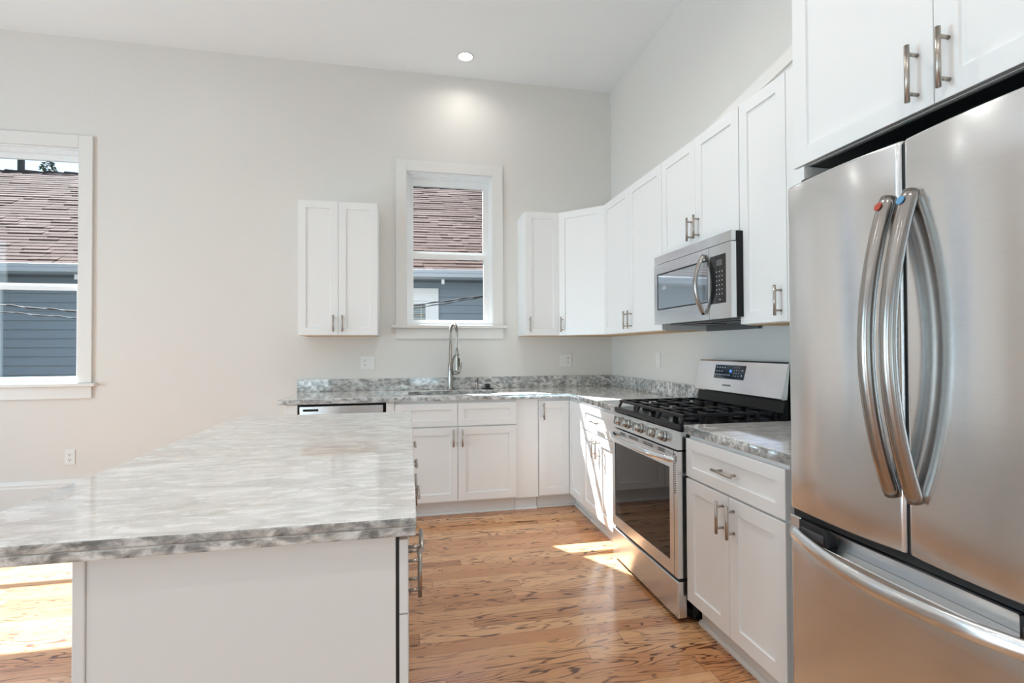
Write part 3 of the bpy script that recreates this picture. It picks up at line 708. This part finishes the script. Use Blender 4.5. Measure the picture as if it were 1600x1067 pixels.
# ------------------------------------------------------------------ refrigerator
FY0, FW = -3.058, .764
fr = tag(empty('refrigerator', (0, FY0, 0), RZ), 'stainless steel French-door refrigerator with bottom freezer drawer', 'refrigerator')
MB().box(.006, FW-.006, -.612, -.04, .02, 1.765, .003).build('refrigerator_body', M_GREYP, fr)
FF = -.700
def convex(x0, x1, z0, z1, r_out_l, r_out_r, yb=-.622, bow=.013, topr=.010, nz=None):
    """door whose plan is a shallow arc with rounded side edges, top and bottom softly rounded"""
    prof = []
    def arc(x): u = (x-x0)/(x1-x0); return FF-bow*(1-(2*u-1)**2)
    for i in range(7):
        t = PI/2*i/6; prof.append((x0+r_out_l*(1-math.sin(t)), arc(x0)+r_out_l*(1-math.cos(t))))
    prof = prof[::-1]
    n = 22; L_ = []
    for i in range(1, n): x = x0+r_out_l+(x1-x0-r_out_l-r_out_r)*i/n; L_.append((x, arc(x)-arc(x0)*0))
    R_ = []
    for i in range(7):
        t = PI/2*i/6; R_.append((x1-r_out_r*(1-math.sin(t)), arc(x1)+r_out_r*(1-math.cos(t))))
    R_ = R_[::-1]
    # left edge: back to front
    left = [(x0+r_out_l*(1-math.cos(t)), FF+r_out_l*(1-math.sin(t))) for t in [PI/2*i/6 for i in range(7)]]
    right = [(x1-r_out_r*(1-math.sin(t)), FF+r_out_r*(1-math.cos(t))) for t in [PI/2*i/6 for i in range(7)]]
    xl, xr = left[-1][0], right[0][0]
    mid = []
    for i in range(1, n):
        u = i/n; x = xl+(xr-xl)*u; mid.append((x, FF-bow*(1-(2*u-1)**2)))
    front = left+mid+right
    bm = MB(); B = bm.bm
    zs = [(z0, .006), (z0+.002, .002), (z0+.006, 0)]+[(z0+(z1-z0)*i/8, 0) for i in range(1, 8)]+[(z1-topr, 0), (z1-topr*.35, topr*.3), (z1, topr)]
    rings = []
    for z, ins in zs:
        ring = [B.verts.new((x, min(y+ins, yb-.002), z)) for x, y in front]
        ring = [B.verts.new((x0, yb, z))]+ring+[B.verts.new((x1, yb, z))]
        rings.append(ring)
    for A_, B_ in zip(rings, rings[1:]):
        for k in range(len(A_)):
            fc = B.faces.new((A_[k], A_[(k+1)%len(A_)], B_[(k+1)%len(A_)], B_[k])); fc.smooth = (0 < k < len(A_)-2)
    B.faces.new(rings[0][::-1]); B.faces.new(rings[-1])
    return bm
XS = .383
ld = convex(.001, XS-.004, .7665, 1.778, .016, .012).build('left_door', M_STEEL, fr)
rd = convex(XS+.004, FW-.001, .7665, 1.778, .012, .016).build('right_door', M_STEEL, fr)
def handle_door(xc, par, mat_sticker, colour):
    pts = []; rad = []
    for i in range(41):
        t_ = i/40; z = .905+.735*t_
        pts.append((xc, FF-.006-.074*math.sin(PI*t_)**0.85, z)); rad.append(1.0)
    h = MB().tube(pts, rad, 20, flat=(.017,.019), side=(0,1,0)).build('handle', M_STEELD, par)
    st = MB(); c = Vector((xc-.003, FF-.0335, 1.619)); nv = Vector((-.12,-.94,.32)).normalized()
    st.cyl(c, c+nv*.003, .0105, n=24); so = st.build('sticker', mat_sticker, h); so['label'] = colour+' round sticker'
handle_door(XS-.028, ld, M_RED, 'red'); handle_door(XS+.030, rd, M_BLUES, 'blue')
# freezer drawer: face, recessed pocket strip, black mounts and bowed bar
fz = empty('freezer_drawer'); fz.parent = fr
b = convex(.001, FW-.001, .060, .690, .016, .016, topr=.004); fm = b.build('drawer_front', M_STEEL, fz)
for xa in (.001, FW-.046): MB().box(xa, xa+.045, FF+.002, -.622, .6905, .744, .003).build('corner_block', M_STEEL, fz)
b = MB(); b.prism([(.152,-.622,.742), (.152,FF-.004,.742), (.152,FF+.030,.6905), (.152,-.622,.6905)], (FW-.304,0,0)); b.build('pocket_strip', M_STEEL, fz)
for xa, xb in ((.0465,.150), (FW-.150,FW-.0465)):
    b = MB(); b.box(xa, xb, FF-.006, -.622, .6905, .743, .003); mt_ = b.build('handle_mount', M_DARK, fz)
    MB().box(xa+.008, xb-.010, FF-.0075, FF-.0055, .698, .722, .0004, 1).build('mount_inlay', M_GREYP, mt_)
hp = []; 
for i in range(41):
    t_ = i/40; hp.append((.036+(FW-.072)*t_, FF-.014-.062*math.sin(PI*t_)**0.85, .700-.014*math.sin(PI*t_)))
MB().tube(hp, 1.0, 18, flat=(.014,.021), side=(0,1,0)).build('freezer_handle', M_STEEL, fz)
MB().box(.010, FW-.010, -.690, -.613, .7445, .7655).build('door_gasket', M_DARK, fr)
MB().box(XS-.003, XS+.003, -.690, -.613, .767, 1.770).build('center_gasket', M_DARK, fr)
MB().box(.02, FW-.02, -.65, -.613, .021, .058, .002).build('kick_grille', M_DARK, fr)
for xa in (.02, FW-.12): MB().box(xa, xa+.10, -.66, -.56, 1.7795, 1.800, .004).build('hinge_cover', M_DARK, fr)

# ------------------------------------------------------------------ island
IX0, IX1, IY0, IY1 = -2.513, -1.909, -3.330, -1.556
isl = tag(empty('kitchen_island', (-2.2, -2.45, 0)), 'white kitchen island cabinet with a plain end panel facing the camera', 'island')
def I(mb, nm, mat, par=isl):
    return under(mb.build(nm, mat), isl) if par is isl else None
I(MB().box(IX0+.022, IX1-.002, IY0+.012, IY1-.002, .105, BT-.002, .001), 'cabinet_body', M_CAB)
I(MB().box(IX1-.0015, IX1+.0065, IY0+.010, IY1-.004, .110, BT-.004), 'door_gasket', M_DARK)
I(MB().box(IX0, IX0+.0215, IY0, IY1, .001, BT-.002, .002), 'back_panel', M_CAB)
I(MB().box(IX0+.022, IX1, IY0+.004, IY0+.0115, .001, BT-.002, .0015), 'end_panel', M_CAB)
I(MB().box(IX0+.03, IX1-.06, IY0+.02, IY1-.01, .001, .104), 'toe_kick', M_CAB)
nb = 4; bw = (IY1-IY0)/nb
for i in range(nb):
    # each bay faces +x: local x runs along +y
    def place(o): o.parent = isl; o.location = Vector((IX1, IY0+i*bw, 0))-isl.location; o.rotation_euler = (0,0,PI/2); return o
    dw = place(MB().shaker(.0015, bw-.0015, -.0265, .700, .858, .047).build('drawer', M_CAB))
    bar_pull(dw, (bw/2, -.0265, .772), 'h', .13)
    dd = place(MB().shaker(.0015, bw-.0015, -.0265, .118, .696, .057).build('door', M_CAB))
    bar_pull(dd, ((bw-.036) if i % 2 == 0 else .036, -.0265, .600), 'v', .13)
b = MB(); x0, x1, y0, y1 = -2.770, -1.865, -3.357, -1.531
b.box(x0, x1, y0, y1, ZU+.0195, ZC, .004); b.box(x0+.0012, x1-.0012, y0+.0012, y1-.0012, ZU-.0005, ZU+.0192, .003)
io = b.build('island_countertop', M_GRAN); tag(io, 'large polished grey marbled stone slab on top of the kitchen island', 'countertop')

# ------------------------------------------------------------------ outlets and plates
def plate(name, label, cat, cx, cz, gangs, yaw=0.0, loc=None, screws=True):
    """gangs: list of 'duplex'/'switch'/'blank'; face towards local -y"""
    w = .070+.046*(len(gangs)-1); h = .115
    r = tag(empty(name, loc if loc else (cx, -.0004, cz), yaw), label, cat)
    MB().box(-w/2, w/2, -.0055, 0, -h/2, h/2, .002).build('cover_plate', M_PLATE, r)
    for i, g in enumerate(gangs):
        x = (i-(len(gangs)-1)/2)*.046
        if g == 'duplex':
            for s_ in (-1, 1):
                b = MB(); b.box(x-.0165, x+.0165, -.0072, -.0056, s_*.0195-.0135, s_*.0195+.0135, .0012); so = b.build('socket', M_PLATE, r)
                q = MB(); z = s_*.0195
                q.box(x-.0085, x-.0055, -.0078, -.0071, z-.001, z+.008); q.box(x+.0055, x+.0085, -.0078, -.0071, z-.001, z+.007); q.cyl((x,-.0071,z-.007), (x,-.0078,z-.007), .0032, n=12)
                q.build('slots', M_SLOT, so)
        elif g == 'switch':
            b = MB(); b.box(x-.005, x+.005, -.0068, -.0056, -.012, .012, .0005); b.box(x-.0035, x+.0035, -.016, -.0066, .000, .007, .001); b.build('toggle', M_PLATE, r)
        else:
            b = MB(); b.cyl((x,-.0056,.042), (x,-.0066,.042), .003, n=10); b.cyl((x,-.0056,-.042), (x,-.0066,-.042), .003, n=10); b.build('screw', M_PLATE, r)
    return r
plate('wall_outlet', 'white double wall plate with outlet and switch under the left wall cabinet', 'outlet', -2.227, 1.152, ['duplex', 'switch'])
plate('wall_outlet', 'white double wall plate with switch and outlet right of the sink near the corner', 'outlet', -.462, 1.158, ['switch', 'duplex'])
plate('wall_outlet', 'white single outlet low on the back wall above the baseboard', 'outlet', -4.422, .453, ['duplex'])
plate('switch_plate', 'plain white wall plate on the right wall left of the range', 'wall plate', 0, 0, ['blank'], RZ, (-.0004, -.895, 1.172))

# ------------------------------------------------------------------ recessed lights
dl = tag(empty('recessed_downlight', (-1.418, -.330, CH)), 'round glowing recessed ceiling downlight in front of the sink window', 'ceiling light')
MB().lathe([(.056,-.0005), (.068,-.0005), (.066,-.005), (.057,-.007), (.056,-.0005)], n=40, cap=False).build('trim_ring', M_TRIM, dl)
MB().lathe([(.0555,-.0020), (.0555,-.0045)], n=40).build('lens', M_LAMP, dl)
def dlamp(x, y, e=60): lamp('downlight_lamp', 'AREA', e, (0.97,0.94,0.89), (x, y, CH-.012), (0,0,-1), shape='DISK', size=.11, spread=math.radians(150))
dlamp(-1.418, -.330, 1.8)
for (x, y, e_) in ((-3.4,-.9,1.2), (-1.4,-2.3,10), (-3.4,-2.9,3), (-5.4,-2.9,3), (-1.4,-4.4,9), (-3.4,-4.9,4), (-5.4,-4.9,3), (-2.4,-6.8,4), (-4.6,-6.8,4)): dlamp(x, y, e_)

# ------------------------------------------------------------------ outside
struct('ground', MB().box(-30, 20, .3, 40, -.75, -.6), M_GROUND)
nh = tag(empty('neighbor_house', (-1.3, 3.40, -.6), -.07), 'blue-grey clapboard house with brown shingle roof outside the windows', 'house')
Z0 = .6   # local z = world z + .6
HX0, HX1 = -13.0, 5.0
wz = 2.30+Z0
b = MB(); ex = .127; nrow = int(wz/ex)+1
for i in range(nrow):
    z = i*ex
    b.prism([(HX0, .004, z+ex+.012), (HX0, -.022, z+.006), (HX0, -.010, z+.006), (HX0, .012, z+ex+.012)], (HX1-HX0, 0, 0))
b.box(HX0, HX1, .02, .12, 0, wz)
wl = b.build('clapboard_wall', M_SIDE, nh)
# butt joints in the boards
b = MB(); random.seed(3)
for i in range(nrow):
    x = HX0+random.random()*2
    while x < HX1:
        b.prism([(x, .0028, (i+1)*ex+.006), (x, -.0228, i*ex+.007), (x, -.010, i*ex+.007), (x, .012, (i+1)*ex+.006)], (.004,0,0)); x += 1.6+random.random()*2
b.build('board_joints', M_SOFFIT, nh)
MB().box(HX0, HX1, -.40, .02, wz, wz+.02).build('soffit', M_SOFFIT, nh)
b = MB(); b.prism([(HX0,-.40,wz-.01), (HX0,-.52,wz+.012), (HX0,-.535,wz+.06), (HX0,-.52,wz+.075), (HX0,-.535,wz+.115), (HX0,-.52,wz+.122), (HX0,-.40,wz+.122)], (HX1-HX0,0,0)); b.build('gutter', M_GUTTER, nh)
for x in (-8.2, -6.6, -4.97, -3.3, -1.7, -.06, 1.6, 3.2): MB().box(x-.022, x+.022, -.40, -.34, wz-.075, wz-.002, .003).build('bracket', M_WHITEX, nh)
# roof of overlapping shingles
th = math.radians(36); ex = .105; ey0, ez0 = -.49, wz+.115
run = 3.05; ncs = int(run/math.cos(th)/ex)
ct_, st_ = math.cos(th), math.sin(th)
b = MB(); random.seed(11)
for i in range(ncs):
    s0 = i*ex; x = HX0-random.random()*.4
    while x < HX1:
        wd = random.choice((.12,.18,.25,.32,.45)); tk = random.choice((.001,.003,.003,.009))
        def rp(s, h): return (ey0+s*ct_-h*st_, ez0+s*st_+h*ct_)
        a0, a1, a2, a3 = rp(s0, .005), rp(s0, .0075+tk), rp(s0+ex+.02, .002), rp(s0+ex+.02, -.004)
        b.prism([(x, *a0), (x, *a1), (x, *a2), (x, *a3)], (wd-.003, 0, 0)); x += wd
tot = ncs*ex
b.build('shingles', M_SHING, nh)
y_r, z_r = ey0+tot*ct_, ez0+tot*st_
b = MB(); b.prism([(HX0,ey0,ez0-.01), (HX0,y_r,z_r-.01), (HX0,2*y_r-ey0,ez0-.01)], (HX1-HX0,0,0)); b.build('roof_deck', M_SHING, nh)
b = MB(); x = HX0
while x < HX1:
    h1, h2 = .0, -.028
    b.bm.verts.ensure_lookup_table()
    def sec(x, h): return [(x, y_r-.13, z_r-.105+h), (x, y_r-.03, z_r+.035+h), (x, y_r+.13, z_r-.105+h), (x, y_r+.13, z_r-.13), (x, y_r, z_r-.02), (x, y_r-.13, z_r-.13)]
    A_ = [b.bm.verts.new(p) for p in sec(x, h1)]; B_ = [b.bm.verts.new(p) for p in sec(x+.36, h2)]
    for k in range(6): b.bm.faces.new((A_[k], A_[(k+1)%6], B_[(k+1)%6], B_[k]))
    b.bm.faces.new(A_); b.bm.faces.new(B_[::-1]); x += .33
b.build('ridge_cap', M_RIDGE, nh)
# its window
hw = empty('house_window', (-.13, -.018, 2.20+Z0)); hw.parent = nh   # origin: outer top right corner of the casing
b = MB(); b.panel_holes([-1.30, 0], [-1.75, 0], [(-1.14,-.16,-1.59,-.195)], -.03, .02, lambda u, v, t: (u, t, v)); b.build('window_casing', M_WHITEX, hw)
b = MB(); b.panel_holes([-1.139, -.161], [-1.589, -.196], [(-1.10,-.20,-1.54,-.24)], -.01, .02, lambda u, v, t: (u, t, v)); b.build('window_sash', M_WHITEX, hw)
MB().box(-1.10, -.20, .010, .014, -1.54, -.24).build('dark_pane', M_OVEN, hw)
b = MB()
for i in range(36): 
    z = -.252-i*.036
    b.prism([(-1.095,-.006,z), (-1.095,.006,z+.010), (-1.095,.007,z+.012), (-1.095,-.005,z+.002)], (.89,0,0))
for x in (-1.0,-.65,-.27): b.box(x, x+.008, -.007, -.005, -1.53, -.25)
b.build('blinds', M_BLIND, hw)
# wires between the houses
def cable(y, a, b, c): return [Vector((x, y, a*x*x+b*x+c)) for x in [-9.5+i*.28 for i in range(41)]]
def wire(label, pts, rad=.007):
    b = MB(); b.tube(pts, rad, 8)
    tw = []
    N = len(pts)*8
    for i in range(N):
        x = i/(N-1)*(len(pts)-1); k = min(int(x), len(pts)-2); p = pts[k].lerp(pts[k+1], x-k); a_ = i*.55
        tw.append(p+Vector((0, math.cos(a_)*rad*1.7, math.sin(a_)*rad*1.7)))
    b.tube(tw, rad*.8, 6)
    return tag(b.build('power_cable', M_CABLE), label, 'cable', None)
wire('upper twisted power cable sagging in front of the neighboring house', cable(2.2, .0252, .2189, 2.1528))
wire('lower thin power cable sagging in front of the neighboring house', cable(2.32, .0287, .2571, 2.1794), .005)
# pole and tree tops behind the ridge
po = MB().cyl((-12.2, 11.5, -.6), (-12.2, 11.5, 8.4), .09, .075).build('utility_pole', M_BARK); tag(po, 'dark utility pole rising behind the roof ridge in the left window', 'pole')
tr = tag(empty('tree', (-13.25, 14.2, -.6)), 'leafy tree top showing above the roof ridge right of the pole', 'tree')
b = MB(); b.tube([(0,0,0), (.05,0,2.0), (0,.05,5.2), (.05,0,7.5)], [.12,.10,.06,.02], 8); b.build('trunk', M_BARK, tr)
b = MB(); random.seed(5)
for i in range(500):
    t_ = random.random(); zz = 5.3+2.62*t_; rr = (1.0-t_)*1.1+.12; a_ = random.random()*2*PI; rad_ = rr*math.sqrt(random.random())
    c = Vector((rad_*math.cos(a_)+.05, rad_*math.sin(a_), zz)); d1_ = Vector((random.uniform(-1,1), random.uniform(-1,1), random.uniform(-.6,.6))).normalized(); d2_ = d1_.cross(Vector((random.uniform(-1,1), random.uniform(-1,1), 1))).normalized()
    s_ = .075
    b.bm.faces.new([b.bm.verts.new(p) for p in (c-d1_*s_, c+d2_*s_*.5, c+d1_*s_, c-d2_*s_*.5)])
b.build('foliage', M_LEAF, tr)
